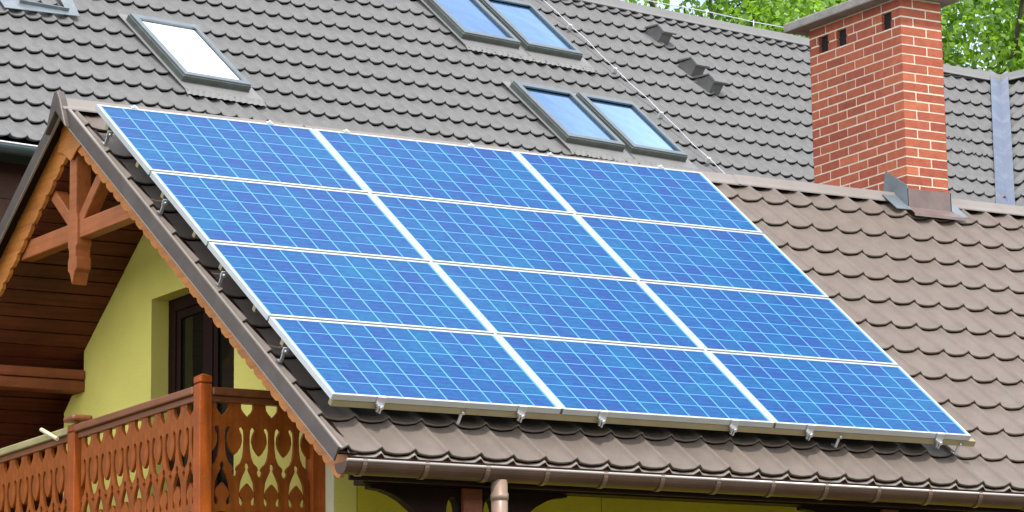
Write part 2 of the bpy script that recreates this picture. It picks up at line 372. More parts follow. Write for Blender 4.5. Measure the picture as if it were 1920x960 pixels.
mb = MB()   # gable end cap of the ridge
mb.prism([(-.15, -.20), (.0, -.06), (.15, -.20), (.06, .02), (.02, .085), (-.02, .085), (-.06, .02)], [], (-.115, ry, rz), (0, 1, 0), (0, 0, 1), (1, 0, 0), .06)
mb.build('ridge_end_cap', M['flash_brown'], house, .01)
# verge flashings: vertical dark face and lighter top fold
def verge(U_, N, O, L0, L1):
    m0 = MB(); m0.box(O + U_ * L0 + XA * -.064 - N * .030, U_ * (L1 - L0), XA * .13, N * .012); m0.build('verge_soffit', M['wood_dark'], house)
    m1 = MB(); m1.box(O + U_ * L0 + XA * -.078 + N * -.075, U_ * (L1 - L0), XA * .012, N * .095)
    m1.build('verge_flashing', M['flash_brown'], house)
    m2 = MB()
    m2.box(O + U_ * L0 + XA * -.066 + N * .008, U_ * (L1 - L0), XA * (.022 if U_.y > 0 else .085), N * .010)
    0 and m2.tube([O + U_ * L0 + XA * -.004 + N * .018, O + U_ * L1 + XA * -.004 + N * .018], .013, 8)
    m2.box(O + U_ * L0 + XA * -.080 + N * -.079, U_ * (L1 - L0), XA * .016, N * .006)
    m2.build('verge_trim', M['verge_top'], house)
verge(uA, nA, OA, -.38, RV - .02)
verge(uK, nK, RIDGE - uK * 5.0, 0, 4.98)
# bargeboards with scalloped lower edge
def barge(U_, N, O, Ln, name='bargeboard'):
    out = [(0, -.02), (Ln, -.02)]
    k = int(Ln / .135); xs = []
    low = []
    for i in range(k):
        c = (i + .5) * Ln / k; wd = Ln / k
        for t in range(0, 9):
            q = t / 8; xx = c - wd / 2 + wd * q
            d = -.225 + .0 * q
            prof = -.220 + (.018 * max(0, abs(q - .5) * 2 - .55) / .45 if q < .99 else .02)
            low.append((xx, prof))
        low[-1] = (c + wd / 2 - .001, -.201)
    out += low[::-1]
    m_ = MB(); m_.prism(out, [], O + XA * .018, U_, N, XA, .028); m_.build(name, M['wood_board'], house)
    m3 = MB(); 0 and m3.box(O + XA * .004 - N * .105, U_ * Ln, XA * .012, N * .085)
barge(uA, nA, OA + uA * -.36, RV + .36 - .11)
barge(uK, nK, RIDGE - uK * 5.0, 5.0 - .11)
m_ = MB(); m_.prism([(-.20, -.30), (-.10, -.33), (0, -.40), (.10, -.33), (.20, -.30), (.14, -.14), (0, -.045), (-.14, -.14)], [], (.004, ry, rz), (0, 1, 0), (0, 0, 1), (1, 0, 0), .012)
m_.build('apex_board', M['wood_board'], house, .004)
# gable truss
truss = empty('gable_truss', (0, 0, 6)); truss.parent = house     # world (0,0,0)
def T(m_, nm, mt='wood_y', bv=.008): return m_.build(nm, M[mt], truss, bv)
cx = ry + .02
m_ = MB(); m_.box((.055, 2.74, 1.63), (0, 1.68, 0), (.10, 0, 0), (0, 0, .125)); T(m_, 'collar_beam')
m_ = MB(); kp = [(-.062, .62), (-.062, .12), (-.085, .06), (-.085, -.10), (-.062, -.13), (-.062, -.17), (-.080, -.19), (-.080, -.25), (-.045, -.27), (0, -.345), (.045, -.27), (.080, -.25), (.080, -.19), (.062, -.17), (.062, -.13), (.085, -.10), (.085, .06), (.062, .12), (.062, .62)]
kp = [(a * .78, b_ if b_ > 0 else b_ * 1.12) for a, b_ in kp]
m_.prism(kp[::-1], [], (.035, cx, 1.70), (0, 1, 0), (0, 0, 1), (1, 0, 0), .115); T(m_, 'king_post')
for s_ in (-1, 1):
    m_ = MB(); m_.bar((.105, cx + s_ * .02, 1.72), (.105, cx + s_ * .50, 2.15), .085, .095, (1, 0, 0)); T(m_, 'brace')

# gable wall (x = .85) with door opening
WX = .85; y1 = 1.459
def zroofA(y, off): return (-off - (-sin(p)) * (y - OA.y)) / cos(p) + OA.z if False else OA.z + ((y - OA.y) * sin(p) + off) / cos(p)
def zroofK(y, off): return rz + (off - (y - ry) * sin(p)) / cos(p)
o1 = -.215
outer = [(y1, -6), (y1, zroofA(y1, o1)), (ry, min(zroofA(ry, o1), zroofK(ry, o1))), (5.0, zroofK(5.0, o1 - .01)), (5.0, .85), (5.18, .847), (5.30, .737), (5.30, -6)]
door = [(2.80, -.85), (3.985, -.85), (3.985, 1.345), (2.80, 1.345)]
m_ = MB(); m_.prism(outer, [door], (WX, 0, 0), (0, 1, 0), (0, 0, 1), (1, 0, 0), .16)
m_.build('gable_wall', M['wall_lime'], house)
m_ = MB(); m_.bx(WX - .008, WX - .001, y1 + .001, y1 + .26, -6, zroofA(y1, o1) - .02); m_.build('lit_corner_strip', M['lit_wall_and_lath'], house)  # light on the gable wall by the corner, put in as a paler strip
# front wall under the eave
m_ = MB(); m_.bx(WX + .166, 2.9, y1 + .002, y1 + .2, -6, .42); m_.bx(2.906, 15, y1 - .004, y1 + .2, -6, .42)
m_.build('front_wall', M['wall_shaded'], house)
m_ = MB(); m_.bx(2.6, 15, 5.1, 5.3, -6, .6); m_.bx(1.01, 15, 5.14, 5.3, -6, .6); m_.bx(14.8, 15, y1, 5.3, -6, .6); m_.build('rear_wall', M['wall_lime'], house)
# door: frame and glass, set back
dr = empty('balcony_door', (0, 0, 6)); dr.parent = house
m_ = MB(); X0 = WX + .13
m_.prism([(2.80, -.85), (3.985, -.85), (3.985, 1.345), (2.80, 1.345)], [[(2.90, -.75), (3.35, -.75), (3.35, 1.25), (2.90, 1.25)], [(3.44, -.75), (3.885, -.75), (3.885, 1.25), (3.44, 1.25)]], (X0, 0, 0), (0, 1, 0), (0, 0, 1), (1, 0, 0), .06)
m_.build('door_frame', M['door_frame'], dr, .006)
for a, b_ in ((2.90, 3.35), (3.44, 3.885)):
    m_ = MB(); m_.prism([(a, -.75), (b_, -.75), (b_, 1.25), (a, 1.25)], [[(a + .06, -.69), (b_ - .06, -.69), (b_ - .06, 1.19), (a + .06, 1.19)]], (X0 + .01, 0, 0), (0, 1, 0), (0, 0, 1), (1, 0, 0), .04)
    m_.build('sash', M['door_frame'], dr, .005)
    m_ = MB(); m_.bx(X0 + .03, X0 + .04, a + .06, b_ - .06, -.69, 1.19); m_.build('glass', M['door_glass'], dr)
m_ = MB(); m_.bx(X0 + .25, X0 + .27, 2.5, 4.2, -.9, 1.6); m_.build('room_curtain', M['cladding'], dr)
# purlin on the back slope and added dark boards standing in for the deep shade beyond
m_ = MB(); m_.bx(.06, 1.0, 4.98, 5.12, .845, .925); m_.bx(.045, .846, 4.965, 5.13, .93, 1.0); m_.build('purlin', M['wood_red'], house, .01)
m_ = MB()
for k in range(30):
    z = -6 + k * .24; m_.bx(-.2, 12, 7.22, 7.26, z, z + .235)
m_.build('shade_backing', M['wood_dark'], house)
slab(RIDGE - uK * 6.1 + XA * .03, XA, 12, uK, 1.1, nK, -.19, -.06).build('roof_deck', M['wood_dark'], house)  # roof stretch added to keep the recess below it in shade

# gutter along the eave
GY, GZ, GR = -.285, -.468, .074
gut = MB(); NN = 14
for (r_, flip) in ((GR, False), (GR - .006, True)):
    for k in range(NN):
        a0_, a1_ = pi + pi * k / NN, pi + pi * (k + 1) / NN
        q = [(x_, GY + cos(a_) * r_, GZ + sin(a_) * r_) for x_, a_ in ((-.10, a0_), (15, a0_), (15, a1_), (-.10, a1_))]
        if flip: q = q[::-1]
        gut.quad(*q, sm=True)
gut.prism([(cos(pi + pi * k / 12) * GR, sin(pi + pi * k / 12) * GR) for k in range(13)], [], (-.112, GY, GZ), (0, 1, 0), (0, 0, 1), (1, 0, 0), .013)
gutter = gut.build('gutter', M['gutter'], house)
m_ = MB(); m_.tube([(-.11, GY - GR, GZ + .006), (15, GY - GR, GZ + .006)], .0095, 8); m_.build('gutter_bead', M['gutter_light'], gutter)
for k in range(34):
    xb = -.005 + .432 * k
    m_ = MB(); r0, r1 = GR + .001, GR + .0075
    for q in range(12):
        a0_, a1_ = pi + pi * q / 12, pi + pi * (q + 1) / 12
        P = lambda x_, r_, a_: (x_, GY + cos(a_) * r_, GZ + sin(a_) * r_)
        m_.quad(P(xb, r1, a0_), P(xb + .03, r1, a0_), P(xb + .03, r1, a1_), P(xb, r1, a1_))
        m_.quad(P(xb, r0, a0_), P(xb, r1, a0_), P(xb, r1, a1_), P(xb, r0, a1_)); m_.quad(P(xb + .03, r1, a0_), P(xb + .03, r0, a0_), P(xb + .03, r0, a1_), P(xb + .03, r1, a1_))
    m_.box((xb, GY - GR - .008, GZ), (.03, 0, 0), (0, .006, 0), (0, 0, .018))
    m_.box((xb, GY + GR, GZ - .03), (.03, 0, 0), (0, .006, 0), (0, 0, .06))
    m_.build('gutter_bracket', M['gutter_clip'], gutter)
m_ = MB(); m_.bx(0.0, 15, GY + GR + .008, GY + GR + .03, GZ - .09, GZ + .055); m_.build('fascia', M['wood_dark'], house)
# gutter outlet and downpipe
m_ = MB(); xd = 1.0
m_.tube([(xd, GY, GZ - .062), (xd, GY, GZ - .40), (xd, GY, GZ - .62), (xd, GY + .10, GZ - .76), (xd, y1 - .25, GZ - 2.0), (xd, y1 - .10, GZ - 2.2), (xd, y1 - .09, -6)], .052, 16)
m_.tube([(xd, GY, GZ - .145), (xd, GY, GZ - .185)], .057, 16)
m_.build('downpipe', M['downpipe'], house)
# eave beam, posts and arched brackets
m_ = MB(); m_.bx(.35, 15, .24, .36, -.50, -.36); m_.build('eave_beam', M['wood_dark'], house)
def arc_pts(c, r, a0_, a1_, n=12): return [(c[0] + cos(a0_ + (a1_ - a0_) * k / n) * r[0], c[1] + sin(a0_ + (a1_ - a0_) * k / n) * r[1]) for k in range(n + 1)]
for xc in (1.13, 4.44, 7.75):
    es = empty('eave_post', (0, 0, 6)); es.parent = house
    m_ = MB(); m_.bx(xc - .07, xc + .07, .23, .37, -6, -.502); m_.build('post', M['wood_red'], es, .006)
    for s_ in (-1, 1):
        # quarter arch from beam to post with an oval opening
        out = [(.072, -.03), (.072, -.95)] + [(.72 - cos(t * pi / 2 / 12) * .60 if False else .12 + .60 * (1 - cos(pi / 2 * t / 12)), -.95 + .90 * sin(pi / 2 * t / 12)) for t in range(13)][1:] + [(.72, -.03)]
        hole = [(.135 + .045 * cos(2 * pi * t / 16), -.19 + .11 * sin(2 * pi * t / 16)) for t in range(16)]
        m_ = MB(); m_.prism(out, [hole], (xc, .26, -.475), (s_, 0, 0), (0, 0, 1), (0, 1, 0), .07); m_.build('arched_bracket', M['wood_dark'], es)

# balcony
bal = empty('balcony', (0, 0, 6)); bal.parent = house
PX = -.016; YR = 1.615
def post(x_, y_, top, nm='corner_post', wd=.125):
    m_ = MB(); h_ = wd / 2
    m_.bx(x_ - h_, x_ + h_, y_ - h_, y_ + h_, -1.3, top - .07); m_.bx(x_ - h_ + .008, x_ + h_ - .008, y_ - h_ + .008, y_ + h_ - .008, top - .07, top - .06)
    m_.bx(x_ - h_, x_ + h_, y_ - h_, y_ + h_, top - .06, top - .018)
    a = [(x_ - h_, y_ - h_, top - .018), (x_ + h_, y_ - h_, top - .018), (x_ + h_, y_ + h_, top - .018), (x_ - h_, y_ + h_, top - .018)]; ap = (x_, y_, top + .004)
    for k in range(4): m_.quad(a[k], a[(k + 1) % 4], ap)
    return m_.build(nm, M['wood'], bal, .005)
post(PX, YR, .382, 'corner_post', .088)
post(.80, YR, .25, 'corner_post', .10)
o_ = post(PX, 3.345, .325, 'rail_post', .10)
m_ = MB(); m_.bx(PX - .075, PX + .075, 3.345 - .075, 3.345 + .075, .330, .372); m_.build('post_cap', M['handrail'], bal, .015)
post(PX, 5.6, .325, 'rail_post', .10)
def rail(a, b_, mt, w_=.11, h_=.05): m_ = MB(); m_.bar(a, b_, w_, h_); return m_.build('handrail', M[mt], bal, .008)
rail((.029, YR, .268), (.75, YR, .268), 'handrail'); rail((PX, YR + .0445, .278), (PX, 3.295, .278), 'handrail')
o_ = rail((PX, 3.396, .278), (PX, 5.55, .278), 'handrail_pale'); o_['label'] = 'weathered pale handrail'
for (a, b_) in (((.029, YR, .222), (.75, YR, .222)), ((PX, YR + .0445, .232), (PX, 3.295, .232)), ((PX, 3.396, .232), (PX, 5.55, .232))):
    m_ = MB(); m_.bar(a, b_, .05, .04); m_.build('top_rail', M['handrail'], bal, .004)
m_ = MB(); m_.bx(-.09, .85, 1.55, 5.6, -1.05, -.87); m_.build('balcony_floor', M['wood_red'], bal)
m_ = MB(); m_.tube([(PX - .07, 3.50, .235), (PX - .10, 3.68, .325)], .014, 10); m_.build('lath', M['lit_wall_and_lath'], bal)
# cut-out boards
W_ = .178
def mirror(h): return h + [(-x_, z_) for x_, z_ in reversed(h)]
def lower_cut(z):  # arch with an onion inside, one closed outline around x = 0
    R_ = [(0, -.378), (.014, -.392), (.017, -.410), (.012, -.425), (.018, -.440), (.034, -.470), (.050, -.510), (.056, -.560), (.058, -.610), (.057, -.645), (.045, -.662), (.030, -.655), (.026, -.638), (.034, -.618), (.048, -.600), (.050, -.585), (.036, -.555), (.020, -.535), (0, -.515)]
    L_ = [(-x_, z_) for x_, z_ in R_[1:-1]][::-1]
    return [(x_, z_ + z) for x_, z_ in R_ + L_]
def side_cut(z, s_):  # half of the goblet, on the board edge x = s_*W/2, listed downwards
    e = W_ / 2
    pts_ = [(0, -.335), (.018, -.318), (.040, -.285), (.052, -.245), (.048, -.205), (.036, -.180), (.030, -.165), (.040, -.150), (.056, -.152), (.068, -.170), (.072, -.215), (.070, -.290), (.062, -.345), (.045, -.385), (.018, -.408), (.012, -.425), (.020, -.440), (.016, -.460), (0, -.478)]
    return [(s_ * (e - x_), z_ + z) for x_, z_ in pts_]
heart = lambda z: [(-.044, z), (-.044, z - .03), (-.030, z - .052), (0, z - .082), (.030, z - .052), (.044, z - .03), (.044, z)]
def board_poly():
    e = W_ / 2; top, bot = 0.0, -1.12
    out = [(-e, top), (-.046, top)] + heart(-.004)[1:-1] + [(.046, top), (e, top)]
    for z in (0, -.70):
        sc = side_cut(z, 1); sc = [q for q in sc if q[1] > bot + .01]
        if z == 0: out += sc
        else: out += [(e, -.80), (e - .04, -.84), (e - .055, -.93), (e - .03, -1.02), (e, -1.06)]
    out += [(e, bot), (-e, bot)]
    for z in (-.70, 0):
        if z == 0: out += side_cut(0, -1)[::-1]
        else: out += [(-e, -1.06), (-e + .03, -1.02), (-e + .055, -.93), (-e + .04, -.84), (-e, -.80)]
    low = [(x_, z_) for x_, z_ in lower_cut(0)]
    h2 = [(-.044, -.71), (-.030, -.735), (0, -.775), (.030, -.735), (.044, -.71), (.0, -.70)]
    return out, [low, h2]
outp, hol = board_poly()
def boards(o, ex, ez, count, start):
    src = None
    for k in range(count):
        m_ = MB(); c = Vector(o) + Vector(ex) * (start + W_ * (k + .5))
        if src is None:
            m_.prism(outp, hol, (0, 0, 0), ex, (0, 0, 1), ez, .022)
            b_ = m_.build('baluster_board', M['wood_panel'], bal); src = b_
            # vertices were stored relative to the parent's world place (0,0,0)
        else:
            b_ = src.copy(); COL.objects.link(b_); b_.parent = bal
        b_.location = c
boards((.030, YR + .012, .202), (1, 0, 0), (0, -1, 0), 4, 0.0)
boards((PX - .012, YR + .050, .212), (0, 1, 0), (1, 0, 0), 9, .0)
boards((PX - .012, 3.396, .212), (0, 1, 0), (1, 0, 0), 12, .0)

# chimney
CX0, CX1, CY0, CY1, CZ0, CZT = 7.126, 7.545, 3.363, 4.61, 2.0, 4.20
chim = empty('chimney', (0, 0, 6)); chim.parent = house
ch = .0775; nrow = int((CZT - CZ0) / ch); zb = CZT - nrow * ch; mj = .0145
vent_z = (CZT - 3 * ch, CZT - ch); vents = [(3.495, 3.615), (4.102, 4.231), (4.353, 4.477)]
bm_ = MB(); core = MB()
def addb(x0, x1, y0_, y1_, z0, z1):
    if x1 - x0 < .02 or y1_ - y0_ < .006: return
    n0 = len(bm_.f); j = .0022
    bm_.bx(x0 + random.uniform(-j, j) * 0, x1, y0_, y1_, z0 + random.uniform(-.001, .001), z1 + random.uniform(-.001, .001))
    c = min(1, max(0, random.gauss(.5, .24))); bm_.col += [c] * (len(bm_.f) - n0)
D_ = .12
for r_ in range(nrow):
    z0 = zb + r_ * ch; z1 = z0 + ch - mj; even = r_ % 2 == 0
    sx = random.uniform(-.0015, .0015)
    def facerun(a0_, a1_, first):   # brick intervals along a face
        out = []; a = a0_ + first
        while a < a1_ - .03:
            b_ = min(a + .255 - mj, a1_)
            if a1_ - b_ < .055: b_ = a1_
            out.append((a, b_)); a = b_ + mj
        return out
    isv = vent_z[0] - .001 <= z0 + .01 < vent_z[1]
    # corner bricks
    c1 = .25 if even else D_
    c2 = D_ if even else (.078 if isv else .25)
    addb(CX0 + sx, CX0 + c1, CY0, CY0 + (c2 if not even else D_), z0, z1)
    # front face (y = CY0)
    for a, b_ in facerun(CX0, CX1, c1 + mj): addb(a, b_, CY0 + sx, CY0 + D_, z0, z1)
    # left face (x = CX0)
    for a, b_ in facerun(CY0, CY1, (c2 if not even else D_) + mj):
        segs = [(a, b_)]
        if isv:
            for (va, vb) in vents:
                ns = []
                for (s0, s1) in segs:
                    if s1 <= va or s0 >= vb: ns.append((s0, s1))
                    else:
                        if s0 < va: ns.append((s0, va))
                        if s1 > vb: ns.append((vb, s1))
                segs = ns
        for s0, s1 in segs: addb(CX0 + sx, CX0 + D_, s0, s1, z0, z1)
    # far faces
    for a, b_ in facerun(CX0, CX1, .13): addb(a, b_, CY1 - D_ + .12, CY1 + .0, z0, z1) if False else None
    for a, b_ in facerun(CY0, CY1, c1 + mj - .12): addb(CX1 - D_, CX1, a + .02, b_, z0, z1)
    for a, b_ in facerun(CX0 + .13, CX1 - .13, 0 if even else .12): addb(a, b_, CY1 - .1, CY1, z0, z1)
ins = .004
def corebox(z0, z1, xa, xb, ya, yb): core.bx(xa, xb, ya, yb, z0, z1)
corebox(CZ0, vent_z[0] - .002, CX0 + ins, CX1 - ins, CY0 + ins, CY1 - ins)
corebox(vent_z[1] - .012, CZT, CX0 + ins, CX1 - ins, CY0 + ins, CY1 - ins)
corebox(vent_z[0] - .002, vent_z[1] - .012, CX1 - .10, CX1 - ins, CY0 + ins, CY1 - ins)
edges = [CY0 + ins] + [e for v_ in vents for e in v_] + [CY1 - ins]
for k in range(0, len(edges), 2): corebox(vent_z[0] - .002, vent_z[1] - .012, CX0 + ins, CX1 - .101, edges[k] + (.012 if k else 0), edges[k + 1] - .012)
bm_.build('brickwork', M['brick'], chim); core.build('mortar', M['mortar'], chim)
for va, vb in vents:
    m_ = MB(); m_.bx(CX0 + .03, CX0 + .30, va - .012, vb + .012, vent_z[0], vent_z[1] - .013); m_.build('flue_opening', M['black'], chim)  # solid black block stands for the dark interior
m_ = MB(); m_.prism([(-.14, 0), (.0, 0)] and [(CX0 - .12, CY0 - .13), (CX1 + .12, CY0 - .13), (CX1 + .12, CY1 + .20), (CX0 - .12, CY1 + .20)], [], (0, 0, CZT + .002), (1, 0, 0), (0, 1, 0), (0, 0, 1), .075)
m_.bx(CX0 - .06, CX1 + .06, CY0 - .06, CY1 + .10, CZT + .0775, CZT + .105)
m_.build('chimney_cap', M['concrete'], chim, .012)
# flashings
m_ = MB(); fz = 2.605
m_.bx(CX0 - .012, CX1 + .012, CY0 - .014, CY0 - .002, 2.36, fz)
m_.quad((CX0 - .01, CY0 - .012, 2.455), (CX1 + .03, CY0 - .012, 2.455), (CX1 + .07, CY0 - .12, 2.385), (CX0 - .03, CY0 - .12, 2.385))
m_.quad((CX0 - .03, CY0 - .12, 2.385), (CX1 + .07, CY0 - .12, 2.385), (CX1 + .07, CY0 - .125, 2.36), (CX0 - .03, CY0 - .125, 2.36))
m_.build('flashing', M['flash_red'], chim)
m_ = MB()
m_.prism([(CY0 - .014, 2.36), (CY0 - .014, 2.63), (CY0 + .10, 2.70), (CY0 + .26, 2.80), (CY0 + .30, 2.66), (CY0 + .30, 2.5)], [], (CX0 - .014, 0, 0), (0, 1, 0), (0, 0, 1), (1, 0, 0), .010)
m_.box(OA + uA * 4.09 + XA * (CX0 - .16) + nA * .030, uA * .24, XA * .16, nA * .006)
o_ = m_.build('flashing', M['lead'], chim); o_['label'] = 'blue-grey side flashing left of the chimney'
m_ = MB()
m_.prism([(CY0 - .014, 2.36), (CY0 - .014, 2.61), (CY0 + .26, 2.70), (CY0 + .30, 2.5)], [], (CX1 + .004, 0, 0), (0, 1, 0), (0, 0, 1), (1, 0, 0), .010)
m_.box(OA + uA * 4.05 + XA * (CX1 + .01) + nA * .030, uA * .26, XA * .11, nA * .006)
o_ = m_.build('flashing', M['lead'], chim); o_['label'] = 'blue-grey side flashing right of the chimney'

# ================================================================== SOLAR ARRAY
PW, PH, GP = 1.65, .992, .02
CELL = .1595
row_w = ['bottom', 'second from bottom', 'third from bottom', 'top']
col_w = ['left column', 'middle column', 'right column']
def P3(u, v, d=0): return XA * u + uA * v + nA * d
proto = None
for c in range(3):
    for r_ in range(4):
        org = P3(c * (PW + GP), r_ * (PH + GP), 0)
        if proto is None:
            pn = empty('solar_panel', (0, 0, 0))
            m_ = MB(); lw = .020
            m_.prism([(0, 0), (PW, 0), (PW, PH), (0, PH)], [[(lw, lw), (PW - lw, lw), (PW - lw, PH - lw), (lw, PH - lw)]], nA * -.040, XA, uA, nA, .040)
            m_.build('frame', M['alu'], pn, .0015)
            m_ = MB(); mu, mv = (PW - 10 * CELL) / 2, (PH - 6 * CELL) / 2
            u0, u1, v0, v1 = lw - .001, PW - lw + .001, lw - .001, PH - lw + .001
            uvf = lambda u, v: ((u - mu) / CELL, (v - mv) / CELL)
            m_.quad(P3(u0, v0, -.004), P3(u1, v0, -.004), P3(u1, v1, -.004), P3(u0, v1, -.004), uv=[uvf(u0, v0), uvf(u1, v0), uvf(u1, v1), uvf(u0, v1)])
            q = [P3(u0, v0, -.010), P3(u0, v1, -.010), P3(u1, v1, -.010), P3(u1, v0, -.010)]; m_.quad(*q, uv=[(-1, -1)] * 4)
            m_.build('cell_sheet', M['pv'], pn)
            proto = pn; ob = pn
        else:
            ob = proto.copy(); COL.objects.link(ob)
            for chd in list(proto.children):
                d = chd.copy(); COL.objects.link(d); d.parent = ob
        ob.location = org
        tag(ob, 'blue solar panel in the %s row, %s' % (row_w[r_], col_w[c]), 'solar panel', 'solar panels on the brown roof')
rack = empty('mounting_rack', (0, 0, 0)); tag(rack, 'aluminium mounting rails with steel clamps and hooks under the solar panels', 'mounting rack')
AW, AH = 3 * PW + 2 * GP, 4 * PH + 3 * GP
for r_ in range(4):
    for vv_ in (.004 if r_ == 0 else .20, .76):
        v_ = r_ * (PH + GP) + vv_; m_ = MB()
        m_.box(P3(.015, v_, -.088), XA * (AW + .05), uA * .04, nA * .044)
        m_.build('rail', M['rail_alu'], rack, .002)
for c in (1, 2):
    m_ = MB(); m_.box(P3(c * (PW + GP) - GP + .001, .01, -.006), XA * (GP - .002), uA * (AH - .02), nA * .004); m_.build('cover_strip', M['alu'], rack)
def clamp(u, v, s_=1):
    m_ = MB()
    m_.box(P3(u - .030, v - .010 * s_, .001), XA * .060, uA * (.022 * s_), nA * .004)
    m_.box(P3(u - .030, v - .014 * s_, -.046), XA * .060, uA * (.010 * s_), nA * .050)
    m_.box(P3(u - .022, v - .030 * s_, -.062), XA * .044, uA * (.026 * s_), nA * .016)
    m_.tube([P3(u, v - .035 * s_, -.054), P3(u, v - .048 * s_, -.054)], .012, 8)
    m_.box(P3(u - .014, v - .024 * s_, -.095), XA * .010, uA * (.014 * s_), nA * .034); m_.box(P3(u + .006, v - .024 * s_, -.104), XA * .010, uA * (.014 * s_), nA * .044)
    m_.build('clamp', M['clamp'], rack)
for u in (.34, 1.36, 1.97, 3.0, 3.62, 4.72): clamp(u, 0)
for u in (.28, 1.32, 1.93, 2.96, 3.64, 4.62):
    m_ = MB(); m_.box(P3(u - .025, AH - .012, .001), XA * .05, uA * .03, nA * .005); m_.box(P3(u - .02, AH + .002, -.05), XA * .04, uA * .014, nA * .06); m_.tube([P3(u, AH + .008, .006), P3(u, AH + .008, .018)], .008, 8)
    m_.build('clamp', M['clamp'], rack)
def hook(u, v, ln=.06):
    m_ = MB()
    m_.box(P3(u - .010, v - .01, -.165), XA * .02, uA * .008, nA * .10)
    m_.box(P3(u - .010, v - .01, -.165), XA * .02, uA * .05, nA * .006); m_.tube([P3(u, v - .014, -.075), P3(u, v - .028, -.075)], .009, 8)
    m_.box(P3(u - .02, v - .018, -.09), XA * .04, uA * .008, nA * .04)
    m_.build('roof_hook', M['clamp'], rack)
for r_ in range(4):
    for vv_ in (.69,): hook(-.004, r_ * (PH + GP) + vv_)
for u in (.95, 3.9, 4.93): hook(u, .022)

# ================================================================== MAIN HOUSE BEHIND
yB, pB = 0.1431698340, 0.7234272545
P0B = V(7.784375984, 13.800324665, 5.819942107)
def frm(yaw, pt):
    X = V(cos(yaw), sin(yaw), 0); U_ = V(-sin(yaw) * cos(pt), cos(yaw) * cos(pt), sin(pt)); return X, U_, X.cross(U_)
XB, UB, NB = frm(yB, pB)
def B3(a, b, d=0): return P0B + XB * a + UB * b + NB * d
main = empty('main_house', (0, 0, -6)); tag(main, 'large house behind with grey tiled roof, roof windows and a side wing', 'house')
WB, HB = .18095, .37294
EB = .32875 - HB * 7 - .373 * 0     # eave row edge near -2.3
b_e = .32875543 - HB * 7            # -2.2818
nrowsB = 16
RB = 3.52                            # ridge
HINGE = 10.672
mb = MB(); tile_sheet(mb, P0B, XB, UB, NB, -14, HINGE, b_e, nrowsB, WB, HB, .038, .034, phase=.1335, sub=10)
o_ = mb.build('roof_slope', M['tile_grey'], main); o_['label'] = 'large grey tiled slope with roof windows'
Q = V(17.97404903, 17.91040621, 8.12863273); y2 = 0.0297234326
X2, U2, N2 = frm(y2, pB)
# B2 runs from the hinge to the valley; its coordinates: a along X2, b up U2 from Q
v1c, v2c = (1.9931, -.11045), (-.39833, -3.80715)
val = lambda b: v1c[0] + (v1c[1] - b) / (v1c[1] - v2c[1]) * (v2c[0] - v1c[0])
b2e = -RB + b_e + (3.488 - 3.52) * -1 * 0
b2e = b_e - 3.488
mb = MB(); tile_sheet(mb, Q, X2, U2, N2, -3.2, 2.6, b2e, nrowsB, WB, HB, .038, .034, phase=.05, hi=val, lo=lambda b: -.6 - .0 * b, sub=10)
mb.build('roof_slope', M['tile_grey'], main)
# C wing
va_ = Q + X2 * v1c[0] + U2 * v1c[1]; vb_ = Q + X2 * v2c[0] + U2 * v2c[1]
yc_ = radians(102); dC = V(cos(yc_), sin(yc_), 0); nC = (va_ - vb_).cross(dC).normalized()
if nC.z < 0: nC = -nC
XC = -dC; UC = nC.cross(XC)
vvec = vb_ - va_; ca, cb = vvec.dot(XC), vvec.dot(UC)
valC = lambda b: ca * (b / cb)
cme = cb * 1.25
mb = MB(); tile_sheet(mb, va_, XC, UC, nC, -1.0, 7.0, -HB * 12.35, 12, WB, HB, .038, .034, phase=.02, lo=valC, sub=10)
mb.build('roof_slope', M['tile_grey'], main)
# valley flashing strip
m_ = MB(); top_ = va_ + (va_ - vb_).normalized() * .10; bot_ = vb_ + (vb_ - va_).normalized() * 1.6
sd_ = (va_ - vb_).normalized(); s1 = sd_.cross(N2).normalized(); s2 = nC.cross(sd_).normalized()
if s1.dot(X2) > 0: s1 = -s1
if s2.dot(X2) < 0 : s2 = -s2
upn = (N2 + nC).normalized() * .045
for (a, b_) in ((s1 * .135, s2 * .115),):
    m_.quad(bot_ + a + upn, bot_ + upn * .6, top_ + upn * .6, top_ + a + upn)
    m_.quad(bot_ + upn * .6, bot_ + b_ + upn, top_ + b_ + upn, top_ + upn * .6)
m_.build('valley_flashing', M['blue_valley'], main)
# roof deck under tiles
def deck(P0_, X_, U__, N_, a0_, a1_, b0_, b1_):
    m_ = MB(); m_.box(P0_ + X_ * a0_ + U__ * b0_ - N_ * .20, X_ * (a1_ - a0_), U__ * (b1_ - b0_), N_ * .12); return m_
deck(P0B, XB, UB, NB, -14, HINGE - .1, b_e + .05, RB - .1).build('roof_deck', M['wood_dark'], main)
m_ = MB(); dn2 = N2 * -.09; h0_ = Q - X2 * .6
m_.quad(h0_ + U2 * b2e + dn2, Q + X2 * val(b2e) + U2 * b2e + dn2, va_ + dn2, h0_ + U2 * v1c[1] + dn2)
dnc = nC * -.09; bl_ = -HB * 12.3
m_.quad(va_ + XC * valC(bl_) + UC * bl_ + dnc, va_ + XC * 7 + UC * bl_ + dnc, va_ + XC * 7 + dnc, va_ + dnc)
m_.build('roof_deck', M['wood_dark'], main)
